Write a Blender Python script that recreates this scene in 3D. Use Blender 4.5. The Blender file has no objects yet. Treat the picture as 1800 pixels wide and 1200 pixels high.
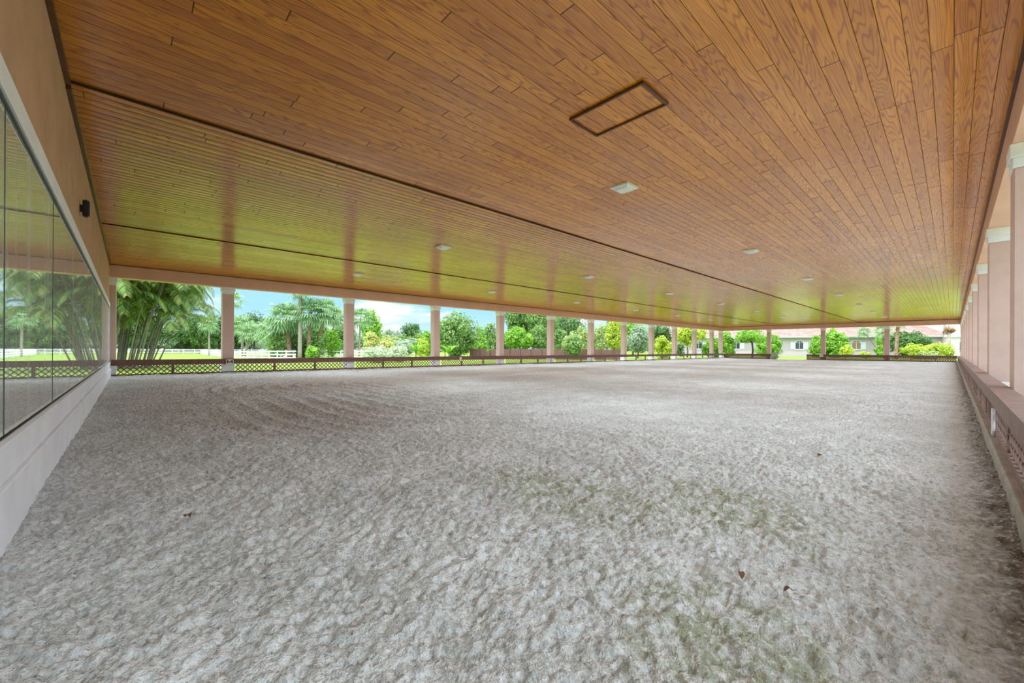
import bpy, math, random
import numpy as np
from mathutils import Matrix, Vector
random.seed(7)
RNG = np.random.default_rng(11)
C = bpy.context.scene.collection

# ------------------------------------------------------------------ camera
F, YAW, ROLL, CAMZ = 721.66, math.radians(47.03), math.radians(0.2557), 1.0735
SY, CY = math.sin(YAW), math.cos(YAW)
cd = bpy.data.cameras.new('camera'); cam = bpy.data.objects.new('camera', cd); C.objects.link(cam)
cd.sensor_fit = 'HORIZONTAL'; cd.sensor_width = 36.0; cd.lens = F / 1800 * 36
cd.shift_y = 13.36 / 1800
cd.clip_start = 0.05; cd.clip_end = 2000
_r = Vector((CY, SY, 0)); _u = Vector((0, 0, 1)); _f = Vector((-SY, CY, 0))
_cx = _r * math.cos(ROLL) + _u * math.sin(ROLL); _cy = -_r * math.sin(ROLL) + _u * math.cos(ROLL)
M = Matrix((( _cx.x, _cy.x, -_f.x, 0), (_cx.y, _cy.y, -_f.y, 0), (_cx.z, _cy.z, -_f.z, CAMZ), (0, 0, 0, 1)))
cam.matrix_world = M
bpy.context.scene.camera = cam

# ------------------------------------------------------------------ exposure
vs = bpy.context.scene.view_settings
vs.view_transform = 'Standard'; vs.look = 'None'; vs.gamma = 1.0; vs.use_curve_mapping = False
vs.exposure = 0.25

# ------------------------------------------------------------------ node helpers
class NT:
    def __init__(s, tree): s.t = tree; s.n = tree.nodes; s.l = tree.links
    def new(s, ty, **kw):
        n = s.n.new(ty)
        for k, v in kw.items(): setattr(n, k, v)
        return n
    def set(s, inp, v):
        if isinstance(v, bpy.types.NodeSocket): s.l.new(v, inp)
        elif v is not None:
            if inp.type == 'RGBA' and not hasattr(v, '__len__'): v = (v, v, v, 1)
            elif inp.type == 'RGBA' and len(v) == 3: v = (*v, 1)
            inp.default_value = v
    def math(s, op, a, b=None, c=None, clamp=False):
        n = s.new('ShaderNodeMath', operation=op, use_clamp=clamp)
        s.set(n.inputs[0], a)
        if b is not None: s.set(n.inputs[1], b)
        if c is not None: s.set(n.inputs[2], c)
        return n.outputs[0]
    def xyz(s, v):
        n = s.new('ShaderNodeSeparateXYZ'); s.l.new(v, n.inputs[0]); return n.outputs
    def comb(s, x, y, z):
        n = s.new('ShaderNodeCombineXYZ'); s.set(n.inputs[0], x); s.set(n.inputs[1], y); s.set(n.inputs[2], z); return n.outputs[0]
    def scale(s, v, sc):
        n = s.new('ShaderNodeVectorMath', operation='MULTIPLY'); s.l.new(v, n.inputs[0]); n.inputs[1].default_value = sc; return n.outputs[0]
    def noise(s, v, scale=5, detail=4, rough=.5, dist=0, lac=2.0):
        n = s.new('ShaderNodeTexNoise'); s.set(n.inputs['Vector'], v); n.inputs['Scale'].default_value = scale
        n.inputs['Detail'].default_value = detail; n.inputs['Roughness'].default_value = rough; n.inputs['Distortion'].default_value = dist
        n.inputs['Lacunarity'].default_value = lac
        return n.outputs[0]
    def white(s, v):
        n = s.new('ShaderNodeTexWhiteNoise', noise_dimensions='3D'); s.set(n.inputs['Vector'], v); return n.outputs['Value'], n.outputs['Color']
    def ramp(s, f, stops, interp='LINEAR'):
        n = s.new('ShaderNodeValToRGB'); s.set(n.inputs[0], f); cr = n.color_ramp; cr.interpolation = interp
        while len(cr.elements) < len(stops): cr.elements.new(0.5)
        for e, (p, c) in zip(cr.elements, stops):
            e.position = p; e.color = (*c, 1) if hasattr(c, '__len__') else (c, c, c, 1)
        return n.outputs[0]
    def mix(s, f, a, b, mode='MIX'):
        n = s.new('ShaderNodeMix', data_type='RGBA', blend_type=mode); s.set(n.inputs[0], f); s.set(n.inputs[6], a); s.set(n.inputs[7], b); return n.outputs[2]
    def maprange(s, v, a, b, c=0.0, d=1.0, smooth=True):
        n = s.new('ShaderNodeMapRange'); n.interpolation_type = 'SMOOTHSTEP' if smooth else 'LINEAR'
        s.set(n.inputs[0], v)
        for i, q in zip((1, 2, 3, 4), (a, b, c, d)): n.inputs[i].default_value = q
        return n.outputs[0]
    def bump(s, h, strength=.3, dist=.02, normal=None):
        n = s.new('ShaderNodeBump'); n.inputs['Strength'].default_value = strength; n.inputs['Distance'].default_value = dist
        s.l.new(h, n.inputs['Height'])
        if normal is not None: s.l.new(normal, n.inputs['Normal'])
        return n.outputs[0]

def material(name):
    m = bpy.data.materials.new(name); m.use_nodes = True
    t = NT(m.node_tree); b = m.node_tree.nodes['Principled BSDF']
    return m, t, b
def geo_pos(t): return t.new('ShaderNodeNewGeometry').outputs['Position']
def obj_co(t): return t.new('ShaderNodeTexCoord').outputs['Object']

# ------------------------------------------------------------------ world: hazy bright sky with cumulus near the horizon
w = bpy.data.worlds.new('sky'); bpy.context.scene.world = w; w.use_nodes = True
t = NT(w.node_tree); bg = w.node_tree.nodes['Background']
d = t.new('ShaderNodeTexCoord').outputs['Generated']
X, Y, Z = t.xyz(d)
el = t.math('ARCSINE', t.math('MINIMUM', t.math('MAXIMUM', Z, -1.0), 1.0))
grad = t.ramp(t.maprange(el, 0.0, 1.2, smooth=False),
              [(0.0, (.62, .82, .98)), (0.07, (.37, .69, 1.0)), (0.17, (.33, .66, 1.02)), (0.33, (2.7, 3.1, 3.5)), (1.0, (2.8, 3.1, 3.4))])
cl = t.noise(t.comb(t.math('MULTIPLY', X, 1.0), Y, t.math('MULTIPLY', Z, 3.2)), 3.4, 8, .56, .3)
cl2 = t.maprange(t.math('ADD', cl, t.maprange(el, 0.02, 0.2, .03, -.035)), .52, .66)
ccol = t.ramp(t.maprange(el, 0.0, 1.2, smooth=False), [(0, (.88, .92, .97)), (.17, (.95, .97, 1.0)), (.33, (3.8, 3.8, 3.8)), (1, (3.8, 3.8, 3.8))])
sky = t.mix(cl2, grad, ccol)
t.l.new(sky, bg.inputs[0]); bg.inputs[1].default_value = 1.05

# ------------------------------------------------------------------ sun
sd = bpy.data.lights.new('sun', 'SUN'); so = bpy.data.objects.new('sun', sd); C.objects.link(so)
sd.energy = 3.2; sd.angle = math.radians(2.0); sd.color = (1.0, .95, .86)
_sel, _saz = math.radians(62), Vector((-.50, -.86, 0)).normalized()
_sp = _saz * math.cos(_sel) + Vector((0, 0, math.sin(_sel)))
so.rotation_euler = _sp.to_track_quat('Z', 'Y').to_euler(); so.location = (-40, -20, 60)
LAMP_W = 95.0      # fill light added under each ceiling fixture; the fixtures look unlit

# ------------------------------------------------------------------ measures of the building
BAY, W0, R0, YW, L0 = 5.2, -21.05, 0.50, -0.552, 58.35
ZC, ZB, ZR, C0, CW = 4.154, 3.66, 0.584, 2.877, 0.41
STEP_X, SEAM_X = -6.98, -14.26

def at(px, fw, z=None, py=None):
    """world point seen at photo pixel px (and py) at forward distance fw"""
    x = (px - 900) / F
    if py is not None:
        y = (600 + 13.36 - py) / F
        xr = x * math.cos(ROLL) - y * math.sin(ROLL); z = CAMZ + fw * (x * math.sin(ROLL) + y * math.cos(ROLL))
        x = xr
    return Vector((fw * (x * CY - SY), fw * (CY + x * SY), 0 if z is None else z))

def gz(x, y):
    s = min(1, max(0, (-x - 23) / 60)); s = s * s * (3 - 2 * s)
    return -0.12 - 0.5 * s * (1 if y < 45 else max(0, 1 - (y - 45) / 50))

# ------------------------------------------------------------------ mesh builder
class MB:
    def __init__(s): s.v = []; s.f = []; s.sm = []
    def add(s, vs_, fs, smooth=False):
        o = len(s.v); s.v += [tuple(p) for p in vs_]; s.f += [tuple(i + o for i in f) for f in fs]; s.sm += [smooth] * len(fs)
    def box(s, x0, x1, y0, y1, z0, z1, bev=0.0):
        if x0 > x1: x0, x1 = x1, x0
        if y0 > y1: y0, y1 = y1, y0
        if bev <= 0:
            s.add([(x0,y0,z0),(x1,y0,z0),(x1,y1,z0),(x0,y1,z0),(x0,y0,z1),(x1,y0,z1),(x1,y1,z1),(x0,y1,z1)],
                  [(0,3,2,1),(4,5,6,7),(0,1,5,4),(1,2,6,5),(2,3,7,6),(3,0,4,7)])
        else:
            b = bev; ring = lambda a0, a1, c0, c1, z: [(a0+b,c0,z),(a1-b,c0,z),(a1,c0+b,z),(a1,c1-b,z),(a1-b,c1,z),(a0+b,c1,z),(a0,c1-b,z),(a0,c0+b,z)]
            vs_ = ring(x0+b, x1-b, y0+b, y1-b, z0) + ring(x0, x1, y0, y1, z0+b) + ring(x0, x1, y0, y1, z1-b) + ring(x0+b, x1-b, y0+b, y1-b, z1)
            fs = [tuple(range(7, -1, -1)), tuple(range(24, 32))]
            for k in range(3):
                for i in range(8): fs.append((k*8+i, k*8+(i+1) % 8, k*8+8+(i+1) % 8, k*8+8+i))
            s.add(vs_, fs)
    def obox(s, a, u, v, w_):
        """box spanned from corner a by three vectors"""
        a = Vector(a); u = Vector(u); v = Vector(v); w_ = Vector(w_)
        p = [a, a+u, a+u+v, a+v]; p += [q + w_ for q in p]
        f = [(0,3,2,1),(4,5,6,7),(0,1,5,4),(1,2,6,5),(2,3,7,6),(3,0,4,7)]
        if u.cross(v).dot(w_) < 0: f = [tuple(reversed(q)) for q in f]
        s.add(p, f)
    def tube(s, pts, rad, n=8, cap=True):
        pts = [Vector(p) for p in pts]; o = len(s.v); m = len(pts)
        for i, p in enumerate(pts):
            d_ = (pts[min(i+1, m-1)] - pts[max(i-1, 0)]).normalized()
            a = d_.cross(Vector((0.31, .95, 0.05))).normalized(); b = d_.cross(a).normalized()
            r = rad[i] if hasattr(rad, '__len__') else rad
            for k in range(n):
                th = 2*math.pi*k/n; s.v.append(tuple(p + (a*math.cos(th) + b*math.sin(th))*r))
        for i in range(m-1):
            for k in range(n):
                s.f.append((o+i*n+k, o+i*n+(k+1) % n, o+(i+1)*n+(k+1) % n, o+(i+1)*n+k)); s.sm.append(True)
        if cap:
            s.f.append(tuple(o+k for k in range(n-1, -1, -1))); s.f.append(tuple(o+(m-1)*n+k for k in range(n))); s.sm += [False, False]
    def build(s, name, mat, parent=None, kind=None):
        off = parent_world(parent)
        me = bpy.data.meshes.new(name)
        me.from_pydata([(p[0]-off.x, p[1]-off.y, p[2]-off.z) for p in s.v], [], s.f)
        me.polygons.foreach_set('use_smooth', s.sm); me.materials.append(mat); me.update()
        o = bpy.data.objects.new(name, me); C.objects.link(o)
        if parent: o.parent = parent
        if kind: o['kind'] = kind
        return o
def parent_world(p):
    v = Vector((0, 0, 0))
    while p is not None: v = v + p.location; p = p.parent
    return v
def np_mesh(name, V, Q, mat, parent=None, smooth=False, kind=None):
    """V (n,3), Q (m,k) faces with k corners"""
    off = parent_world(parent); V = V - np.array(off)
    me = bpy.data.meshes.new(name); m, k = Q.shape
    me.vertices.add(len(V)); me.vertices.foreach_set('co', V.astype(np.float32).ravel())
    me.loops.add(m*k); me.loops.foreach_set('vertex_index', Q.astype(np.int32).ravel())
    me.polygons.add(m); me.polygons.foreach_set('loop_start', np.arange(0, m*k, k, dtype=np.int32))
    me.polygons.foreach_set('use_smooth', np.full(m, smooth))
    me.materials.append(mat); me.update(calc_edges=True)
    o = bpy.data.objects.new(name, me); C.objects.link(o)
    if parent: o.parent = parent
    if kind: o['kind'] = kind
    return o
def tag(o, label=None, cat=None, group=None, kind=None):
    if label: o['label'] = label
    if cat: o['category'] = cat
    if group: o['group'] = group
    if kind: o['kind'] = kind
    return o
def thing(name, label, cat, loc, group=None):
    o = bpy.data.objects.new(name, None); C.objects.link(o); o.location = loc; o.empty_display_size = .2
    return tag(o, label, cat, group)
def copy_tree(o, parent=None):
    c = o.copy(); C.objects.link(c); c.parent = parent
    for ch in list(o.children): copy_tree(ch, c)
    return c

# ------------------------------------------------------------------ materials
def simple(name, col, rough=.6, nscale=0, namt=.08, bumpd=0, spec=.4, bscale=60):
    m, t, b = material(name)
    p = obj_co(t)
    if nscale:
        n = t.noise(p, nscale, 5, .6)
        f = t.maprange(n, .3, .7, 1-namt, 1+namt, smooth=False)
        t.l.new(t.mix(1.0, (*col, 1), t.comb(f, f, f), 'MULTIPLY'), b.inputs['Base Color'])
    else: b.inputs['Base Color'].default_value = (*col, 1)
    b.inputs['Roughness'].default_value = rough; b.inputs['Specular IOR Level'].default_value = spec
    if bumpd: t.l.new(t.bump(t.noise(p, bscale, 4, .6), .6, bumpd), b.inputs['Normal'])
    return m
m_stucco = simple('pink_stucco', (.67, .485, .42), .85, 2.5, .07, .004, .2, 70)
m_beam = simple('salmon_stucco', (.74, .455, .32), .85, 1.5, .07, .004, .2, 60)
m_cap = simple('white_painted_stucco', (.88, .88, .86), .7, 3, .06, .003, .3)
m_rail = simple('brown_painted_wood', (.165, .078, .055), .55, 6, .25, .002)
m_railr = simple('faded_mauve_brown_wood', (.24, .155, .125), .6, 5, .2, .002)
m_concrete = simple('pale_concrete', (.42, .39, .34), .9, 4, .25, .006, .2, 30)
m_path = simple('light_paving', (.62, .62, .62), .8, 2, .08)
m_black = simple('black_plastic', (.012, .012, .016), .35)
m_glassy = simple('ribbed_diffuser', (.80, .84, .76), .25, 40, .12)
m_fixture = simple('white_fixture_metal', (.8, .8, .77), .5)
m_wfence = simple('white_vinyl', (.85, .86, .88), .5)
m_bark = simple('grey_bark', (.20, .165, .13), .9, 9, .35, .03, .1, 14)
m_darkbark = simple('dark_bark', (.07, .055, .045), .9, 9, .3, .03, .1, 14)
m_palmtrunk = simple('palm_trunk', (.36, .30, .24), .9, 12, .3, .03, .1, 10)
m_boots = simple('palm_boots', (.30, .20, .13), .9, 10, .5, .04, .1, 10)
m_cane = simple('grey_green_cane', (.21, .19, .14), .7, 6, .3, .0, .2)
m_housewall = simple('mauve_stucco', (.50, .42, .43), .9, 1, .05)
m_white = simple('white_paint', (.75, .76, .78), .6)
m_darkglass = simple('dark_window_glass', (.05, .055, .06), .08, spec=.8)
m_warmglass = simple('curtained_window', (.32, .20, .13), .3)
m_redwood = simple('red_brown_fence', (.16, .082, .070), .7, 5, .2)
m_blacktext = simple('black_lettering', (.02, .02, .02), .5)
m_cream = simple('cream_plaque', (.70, .62, .48), .5)
m_leafdry = simple('dry_leaf', (.18, .10, .05), .8, 20, .4)
m_leafyel = simple('yellow_leaf', (.60, .45, .05), .7, 20, .3)

def leafmat(name, c1, c2, tr=.35, c3=None):
    m, t, b = material(name)
    rnd = t.new('ShaderNodeNewGeometry').outputs['Random Per Island']
    stops = [(0, c1), (1, c2)] if c3 is None else [(0, c1), (.72, c2), (.92, c3), (1, c3)]
    col = t.ramp(rnd, stops)
    t.l.new(col, b.inputs['Base Color']); b.inputs['Roughness'].default_value = .55; b.inputs['Specular IOR Level'].default_value = .3
    tl = t.new('ShaderNodeBsdfTranslucent'); t.l.new(col, tl.inputs[0])
    ms = t.new('ShaderNodeMixShader'); ms.inputs[0].default_value = tr
    out = m.node_tree.nodes['Material Output']
    t.l.new(b.outputs[0], ms.inputs[1]); t.l.new(tl.outputs[0], ms.inputs[2]); t.l.new(ms.outputs[0], out.inputs[0])
    return m
l_dark = leafmat('dark_green_leaves', (.05, .12, .035), (.17, .30, .08))
l_mid = leafmat('mid_green_leaves', (.09, .19, .045), (.33, .50, .14))
l_bright = leafmat('bright_green_leaves', (0.104, 0.286, 0.026), (0.390, 0.650, 0.078))
l_yellow = leafmat('yellow_green_leaves', (.26, .42, .03), (.70, .76, .10))
l_grey = leafmat('grey_green_leaves', (0.169, 0.260, 0.156), (0.494, 0.598, 0.416))
l_pale = leafmat('pale_olive_leaves', (0.260, 0.351, 0.091), (0.546, 0.624, 0.260))
l_croton = leafmat('croton_leaves', (.28, .42, .09), (.60, .66, .20), .3, (.80, .48, .20))
l_whitefl = leafmat('white_flower_leaves', (.26, .40, .14), (.74, .76, .62), .3)
l_fan = leafmat('sabal_fan_leaves', (0.130, 0.247, 0.117), (0.416, 0.598, 0.286))
l_areca = leafmat('areca_fronds', (.05, .13, .03), (.27, .43, .10), .3, (.52, .42, .14))

# ceiling planks -------------------------------------------------------------
def ceiling_mat():
    m, t, b = material('varnished_pine_planks')
    p = geo_pos(t); X, Y, Z = t.xyz(p)
    PW, PL = .165, 3.6
    u = t.math('DIVIDE', X, PW); iu = t.math('FLOOR', u); fu = t.math('SUBTRACT', u, iu)
    r1, _ = t.white(t.comb(iu, 3.1, 0.0))
    v = t.math('ADD', t.math('DIVIDE', Y, PL), t.math('MULTIPLY', r1, 7.3)); iv = t.math('FLOOR', v); fv = t.math('SUBTRACT', v, iv)
    r2, rc = t.white(t.comb(iu, iv, 1.7)); r3, _ = t.white(t.comb(iv, iu, 9.2))
    # contour grain
    gvec = t.comb(t.math('ADD', t.math('MULTIPLY', X, 5.0), t.math('MULTIPLY', r2, 37.0)), t.math('ADD', t.math('MULTIPLY', Y, .34), t.math('MULTIPLY', r3, 21.0)), 0.0)
    n1 = t.noise(gvec, 1.15, 2, .35, .12)
    ring = t.math('PINGPONG', t.math('MULTIPLY', n1, 22.0), .5)
    ring = t.maprange(ring, .0, .26)
    fine = t.noise(t.comb(t.math('MULTIPLY', X, 90.0), t.math('MULTIPLY', Y, 2.2), 0.0), 1.0, 4, .6)
    blot = t.noise(p, .55, 4, .6, .4)
    col = t.mix(ring, (.48, .140, .003), (.82, .315, .006))
    col = t.mix(t.maprange(fine, .38, .7, 0, .45), col, (.42, .115, .006))
    tint = t.ramp(r2, [(0, (.80, .72, .70)), (.5, (.95, .93, .92)), (1, (1.05, 1.06, 1.12))])
    col = t.mix(1.0, col, tint, 'MULTIPLY')
    col = t.mix(1.0, col, t.ramp(blot, [(.3, (.84, .80, .92)), (.7, (1.0, 1.02, .92))]), 'MULTIPLY')
    fld = t.maprange(X, STEP_X+.01, STEP_X-.01)     # boards of the left fields are cupped more, with wider V joints
    # grooves and butt joints
    eu = t.math('MINIMUM', fu, t.math('SUBTRACT', 1.0, fu))
    ev = t.math('MULTIPLY', t.math('MINIMUM', fv, t.math('SUBTRACT', 1.0, fv)), PL/PW)
    gu = t.math('ADD', t.math('MULTIPLY', t.maprange(eu, .006, .022), t.math('SUBTRACT', 1.0, fld)), t.math('MULTIPLY', t.maprange(eu, .012, .045), fld)); gv = t.maprange(ev, .016, .045)
    gap = t.math('MULTIPLY', gu, gv)
    col = t.mix(gap, (.07, .022, .006), col)
    # worn pale scratches
    sc = t.noise(t.comb(t.math('MULTIPLY', X, 30.0), t.math('MULTIPLY', Y, 1.4), 4.0), 1.0, 3, .5)
    sc2 = t.math('MULTIPLY', t.maprange(sc, .74, .80), t.maprange(eu, .12, .03))
    col = t.mix(t.math('MULTIPLY', sc2, .6), col, (.62, .42, .24))
    t.l.new(col, b.inputs['Base Color'])
    b.inputs['Roughness'].default_value = .6; b.inputs['Specular IOR Level'].default_value = 0.0
    t.l.new(t.math('MULTIPLY_ADD', t.math('MULTIPLY', t.math('MAXIMUM', t.maprange(eu, .03, .20), t.math('MULTIPLY', t.math('SUBTRACT', 1.0, fld), t.maprange(eu, .01, .06))), gv), .55, .45), b.inputs['Coat Weight']); b.inputs['Coat IOR'].default_value = 1.78; b.inputs['Coat Tint'].default_value = (1, 1, 1, 1)
    cr = t.maprange(t.noise(p, .8, 3, .6), .3, .7, .12, .20); t.l.new(cr, b.inputs['Coat Roughness'])
    # board crown: each board slightly cupped
    cup = t.math('MULTIPLY', t.math('SUBTRACT', t.math('MULTIPLY', t.math('MULTIPLY', fu, t.math('SUBTRACT', 1.0, fu)), 4.0), .5), t.math('MULTIPLY', t.math('ADD', .12, t.math('MULTIPLY', r3, .30)), t.math('MULTIPLY_ADD', fld, 2.1, .6)))
    h = t.math('ADD', t.math('ADD', t.math('MULTIPLY', gap, .6), cup), t.math('ADD', t.math('MULTIPLY', fine, .05), t.math('MULTIPLY', r2, .25)))
    bn = t.bump(h, .8, .007)
    t.l.new(bn, b.inputs['Normal']); t.l.new(bn, b.inputs['Coat Normal'])
    return m
m_ceiling = ceiling_mat()
m_trimwood = simple('dark_varnished_trim', (.10, .035, .012), .3, 8, .3)

# sand -------------------------------------------------------------------------
def sand_mat():
    m, t, b = material('arena_sand')
    p = geo_pos(t); X, Y, Z = t.xyz(p)
    n = t.noise(p, .35, 5, .6, .5); n2 = t.noise(p, 1.3, 5, .65); n3 = t.noise(p, 9, 5, .7); n4 = t.noise(p, 34, 3, .7)
    col = t.mix(t.maprange(n2, .3, .7), (.59, .615, .59), (.77, .80, .785))
    def blob(cx, cy, rx, ry, warp=.9):
        dx = t.math('DIVIDE', t.math('ADD', t.math('SUBTRACT', X, cx), t.math('MULTIPLY', t.math('SUBTRACT', n2, .5), warp*1.8)), rx)
        dy = t.math('DIVIDE', t.math('ADD', t.math('SUBTRACT', Y, cy), t.math('MULTIPLY', t.math('SUBTRACT', n, .5), warp*2.4)), ry)
        r = t.math('SQRT', t.math('ADD', t.math('MULTIPLY', dx, dx), t.math('MULTIPLY', dy, dy)))
        return t.maprange(r, 1.15, .35)
    # damp brown track along the far long side
    br = t.math('MAXIMUM', blob(-13.5, 5.5, 4.5, 3.6), t.math('MAXIMUM', blob(-15.5, 14.0, 3.2, 10.0), blob(-11.0, 13, 2.4, 5.0)))
    col = t.mix(t.math('MULTIPLY', br, .62), col, (.40, .32, .255))
    col = t.mix(t.math('MULTIPLY', blob(-7.2, 2.2, 2.2, 1.6), .35), col, (.44, .36, .29))
    # green algae
    gr = t.math('MAXIMUM', blob(-2.0, 2.45, 1.1, .55, .4), t.math('MAXIMUM', blob(-1.1, 3.0, .8, .6, .4), blob(-.55, 1.6, .55, .5, .3)))
    gmask = t.math('MULTIPLY', gr, t.maprange(n3, .38, .60))
    col = t.mix(t.math('MULTIPLY', gmask, .75), col, (.33, .37, .20))
    gm2 = t.math('MULTIPLY', t.math('MULTIPLY', t.maprange(X, -4.5, -.5), t.maprange(Y, 6.0, 1.0)), t.maprange(n3, .52, .66))
    col = t.mix(t.math('MULTIPLY', gm2, .35), col, (.34, .36, .25))
    # darker brown strip along the right kerb, broken up by noise
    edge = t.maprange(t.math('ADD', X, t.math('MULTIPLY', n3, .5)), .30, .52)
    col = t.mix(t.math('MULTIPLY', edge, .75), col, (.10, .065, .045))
    # grain speckle
    n6 = t.noise(p, 16, 6, .8)
    col = t.mix(t.maprange(n4, .52, .66, 0, .7), col, (.90, .89, .88))
    col = t.mix(t.maprange(n4, .47, .36, 0, .5), col, (.27, .26, .235))
    col = t.mix(t.maprange(n6, .45, .33, 0, .45), col, (.25, .24, .21))
    col = t.mix(t.maprange(n6, .55, .70, 0, .45), col, (.90, .90, .90))
    t.l.new(col, b.inputs['Base Color'])
    b.inputs['Roughness'].default_value = .95; b.inputs['Specular IOR Level'].default_value = .1
    h = t.math('ADD', t.math('MULTIPLY', n3, .7), t.math('MULTIPLY', n4, .4))
    n5 = t.noise(p, 90, 3, .6)
    t.l.new(t.bump(t.math('ADD', h, t.math('MULTIPLY', n5, .12)), 1.0, .05), b.inputs['Normal'])
    return m
m_sand = sand_mat()

def grass_mat():
    m, t, b = material('lawn_grass')
    p = geo_pos(t)
    n = t.noise(p, .12, 5, .6); n2 = t.noise(p, 6, 4, .7)
    col = t.mix(t.maprange(n, .35, .65), (.15, .235, .035), (.22, .285, .05))
    col = t.mix(t.maprange(n2, .3, .7, 0, .4), col, (.095, .155, .02))
    t.l.new(col, b.inputs['Base Color']); b.inputs['Roughness'].default_value = .9; b.inputs['Specular IOR Level'].default_value = .1
    t.l.new(t.bump(n2, .5, .05), b.inputs['Normal'])
    return m
m_grass = grass_mat()

def mirror_mat():
    m, t, b = material('weathered_mirror')
    p = geo_pos(t); X, Y, Z = t.xyz(p)
    st = t.noise(t.comb(t.math('MULTIPLY', X, 3.0), 0.0, t.math('MULTIPLY', Z, .12)), 1.6, 4, .6)
    haze = t.math('ADD', t.maprange(st, .45, .75, 0.22, .38), t.maprange(X, -12, -20, 0, .12))
    b.inputs['Metallic'].default_value = 1.0; b.inputs['Base Color'].default_value = (.80, .86, .82, 1); b.inputs['Roughness'].default_value = .015
    df = t.new('ShaderNodeBsdfDiffuse'); df.inputs[0].default_value = (.86, .89, .86, 1)
    ms = t.new('ShaderNodeMixShader'); t.l.new(haze, ms.inputs[0]); t.l.new(b.outputs[0], ms.inputs[1]); t.l.new(df.outputs[0], ms.inputs[2])
    t.l.new(ms.outputs[0], m.node_tree.nodes['Material Output'].inputs[0])
    return m
m_mirror = mirror_mat()

def tile_mat():
    m, t, b = material('barrel_roof_tiles')
    p = obj_co(t); n = t.noise(p, 1.1, 3, .6); n2 = t.noise(p, 5, 3, .7)
    col = t.mix(t.maprange(n, .3, .7), (.20, .115, .09), (.27, .20, .175)); col = t.mix(t.maprange(n2, .45, .75, 0, .6), col, (.14, .075, .055))
    t.l.new(col, b.inputs['Base Color']); b.inputs['Roughness'].default_value = .8
    return m
m_tile = tile_mat()

# ================================================================== SETTING
# ground outside
def build_ground():
    xs = np.concatenate([np.linspace(-420, -90, 12), np.linspace(-85, 60, 60), np.linspace(80, 300, 8)])
    ys = np.concatenate([np.linspace(-260, -60, 8), np.linspace(-50, 130, 60), np.linspace(150, 420, 10)])
    V = np.array([(x, y, gz(x, y)) for y in ys for x in xs]); nx = len(xs)
    Q = np.array([(j*nx+i, j*nx+i+1, (j+1)*nx+i+1, (j+1)*nx+i) for j in range(len(ys)-1) for i in range(nx-1)])
    np_mesh('ground', V, Q, m_grass, smooth=True, kind='structure')
build_ground()
mb = MB(); mb.box(.93, 4.4, -6, 64, -.3, .02); mb.build('floor_walkway', m_path, kind='structure')

# sand ---------------------------------------------------------------------------
def hash2(ix, iy, s):
    h = (ix.astype(np.int64)*374761393 + iy.astype(np.int64)*668265263 + s*974634777) & 0xffffffff
    h = ((h ^ (h >> 13)) * 1274126177) & 0xffffffff
    return ((h ^ (h >> 16)) & 0xffff) / 65535.0
def vnoise(x, y, s):
    ix = np.floor(x); iy = np.floor(y); fx = x-ix; fy = y-iy
    fx = fx*fx*fx*(fx*(fx*6-15)+10); fy = fy*fy*fy*(fy*(fy*6-15)+10)
    a = hash2(ix, iy, s); b_ = hash2(ix+1, iy, s); c_ = hash2(ix, iy+1, s); d_ = hash2(ix+1, iy+1, s)
    return (a*(1-fx)+b_*fx)*(1-fy) + (c_*(1-fx)+d_*fx)*fy - .5
def track_dist(X, Y):
    """distance inside the rounded perimeter of the arena"""
    cx, cy = (W0+R0)/2, (YW+L0)/2; hx, hy, r = (R0-W0)/2, (L0-YW)/2, 8.5
    qx = np.abs(X-cx)-hx+r; qy = np.abs(Y-cy)-hy+r
    return -(np.hypot(np.maximum(qx, 0), np.maximum(qy, 0)) + np.minimum(np.maximum(qx, qy), 0) - r)
def build_sand():
    nx, ny = 900, 1000
    a = np.linspace(0, 1, nx); xs = .98 - (np.exp(a*3.0)-1)/(np.exp(3.0)-1)*(22.5)
    a = np.linspace(0, 1, ny); ys = -.60 + (np.exp(a*3.9)-1)/(np.exp(3.9)-1)*(59.45)
    X, Y = np.meshgrid(xs, ys)
    H = np.zeros_like(X)
    for k, (fr, am) in enumerate([(.35, .035), (.9, .022), (2.2, .018), (5.5, .020), (12, .027), (26, .021), (55, .011)]):
        th = .6*k; xr = X*math.cos(th)-Y*math.sin(th); yr = X*math.sin(th)+Y*math.cos(th)
        n = vnoise(xr*fr+13.7*k, yr*fr+5.1*k, k)
        if k >= 4: n = .32-np.abs(n)*1.9 if k % 2 else np.abs(n)*1.9-.32
        H += n*am
    D = track_dist(X, Y); wob = vnoise(X*.3, Y*.3, 31)*.25
    band = np.clip((D-1.0)/1.2, 0, 1)*np.clip((8.0-D)/2.0, 0, 1)
    zone = np.clip((-X-3.5)/3.0, 0, 1)*np.clip((22-Y)/10, 0, 1)
    patch = np.clip(vnoise(X*.35+9, Y*.35, 77)*3+1.0, 0.15, 1)
    H += -.048*np.abs(np.sin(math.pi*(D+wob)/.42))*band*zone*patch
    # ridge left by the harrow and hoof-churned ripples along the right
    H += .012*np.sin((X*1.2+Y*6.5)+vnoise(X*2, Y*2, 5)*5)*np.clip((X+4)/3, 0, 1)*np.clip((9-Y)/5, 0, 1)
    H += .05*np.exp(-((X-.30)/.10)**2)*(.6+vnoise(X*.1, Y*.8, 8)*1.4)    # banked against the right kerb
    H += .03*np.exp(-((X-W0)/.7)**2)
    H -= .022
    V = np.stack([X, Y, H], -1).reshape(-1, 3)
    i = np.arange(nx-1); j = np.arange(ny-1); I, J = np.meshgrid(i, j); b0 = (J*nx+I).ravel()
    Q = np.stack([b0, b0+nx, b0+nx+1, b0+1], 1)
    np_mesh('floor', V, Q, m_sand, smooth=True, kind='structure')
build_sand()

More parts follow.
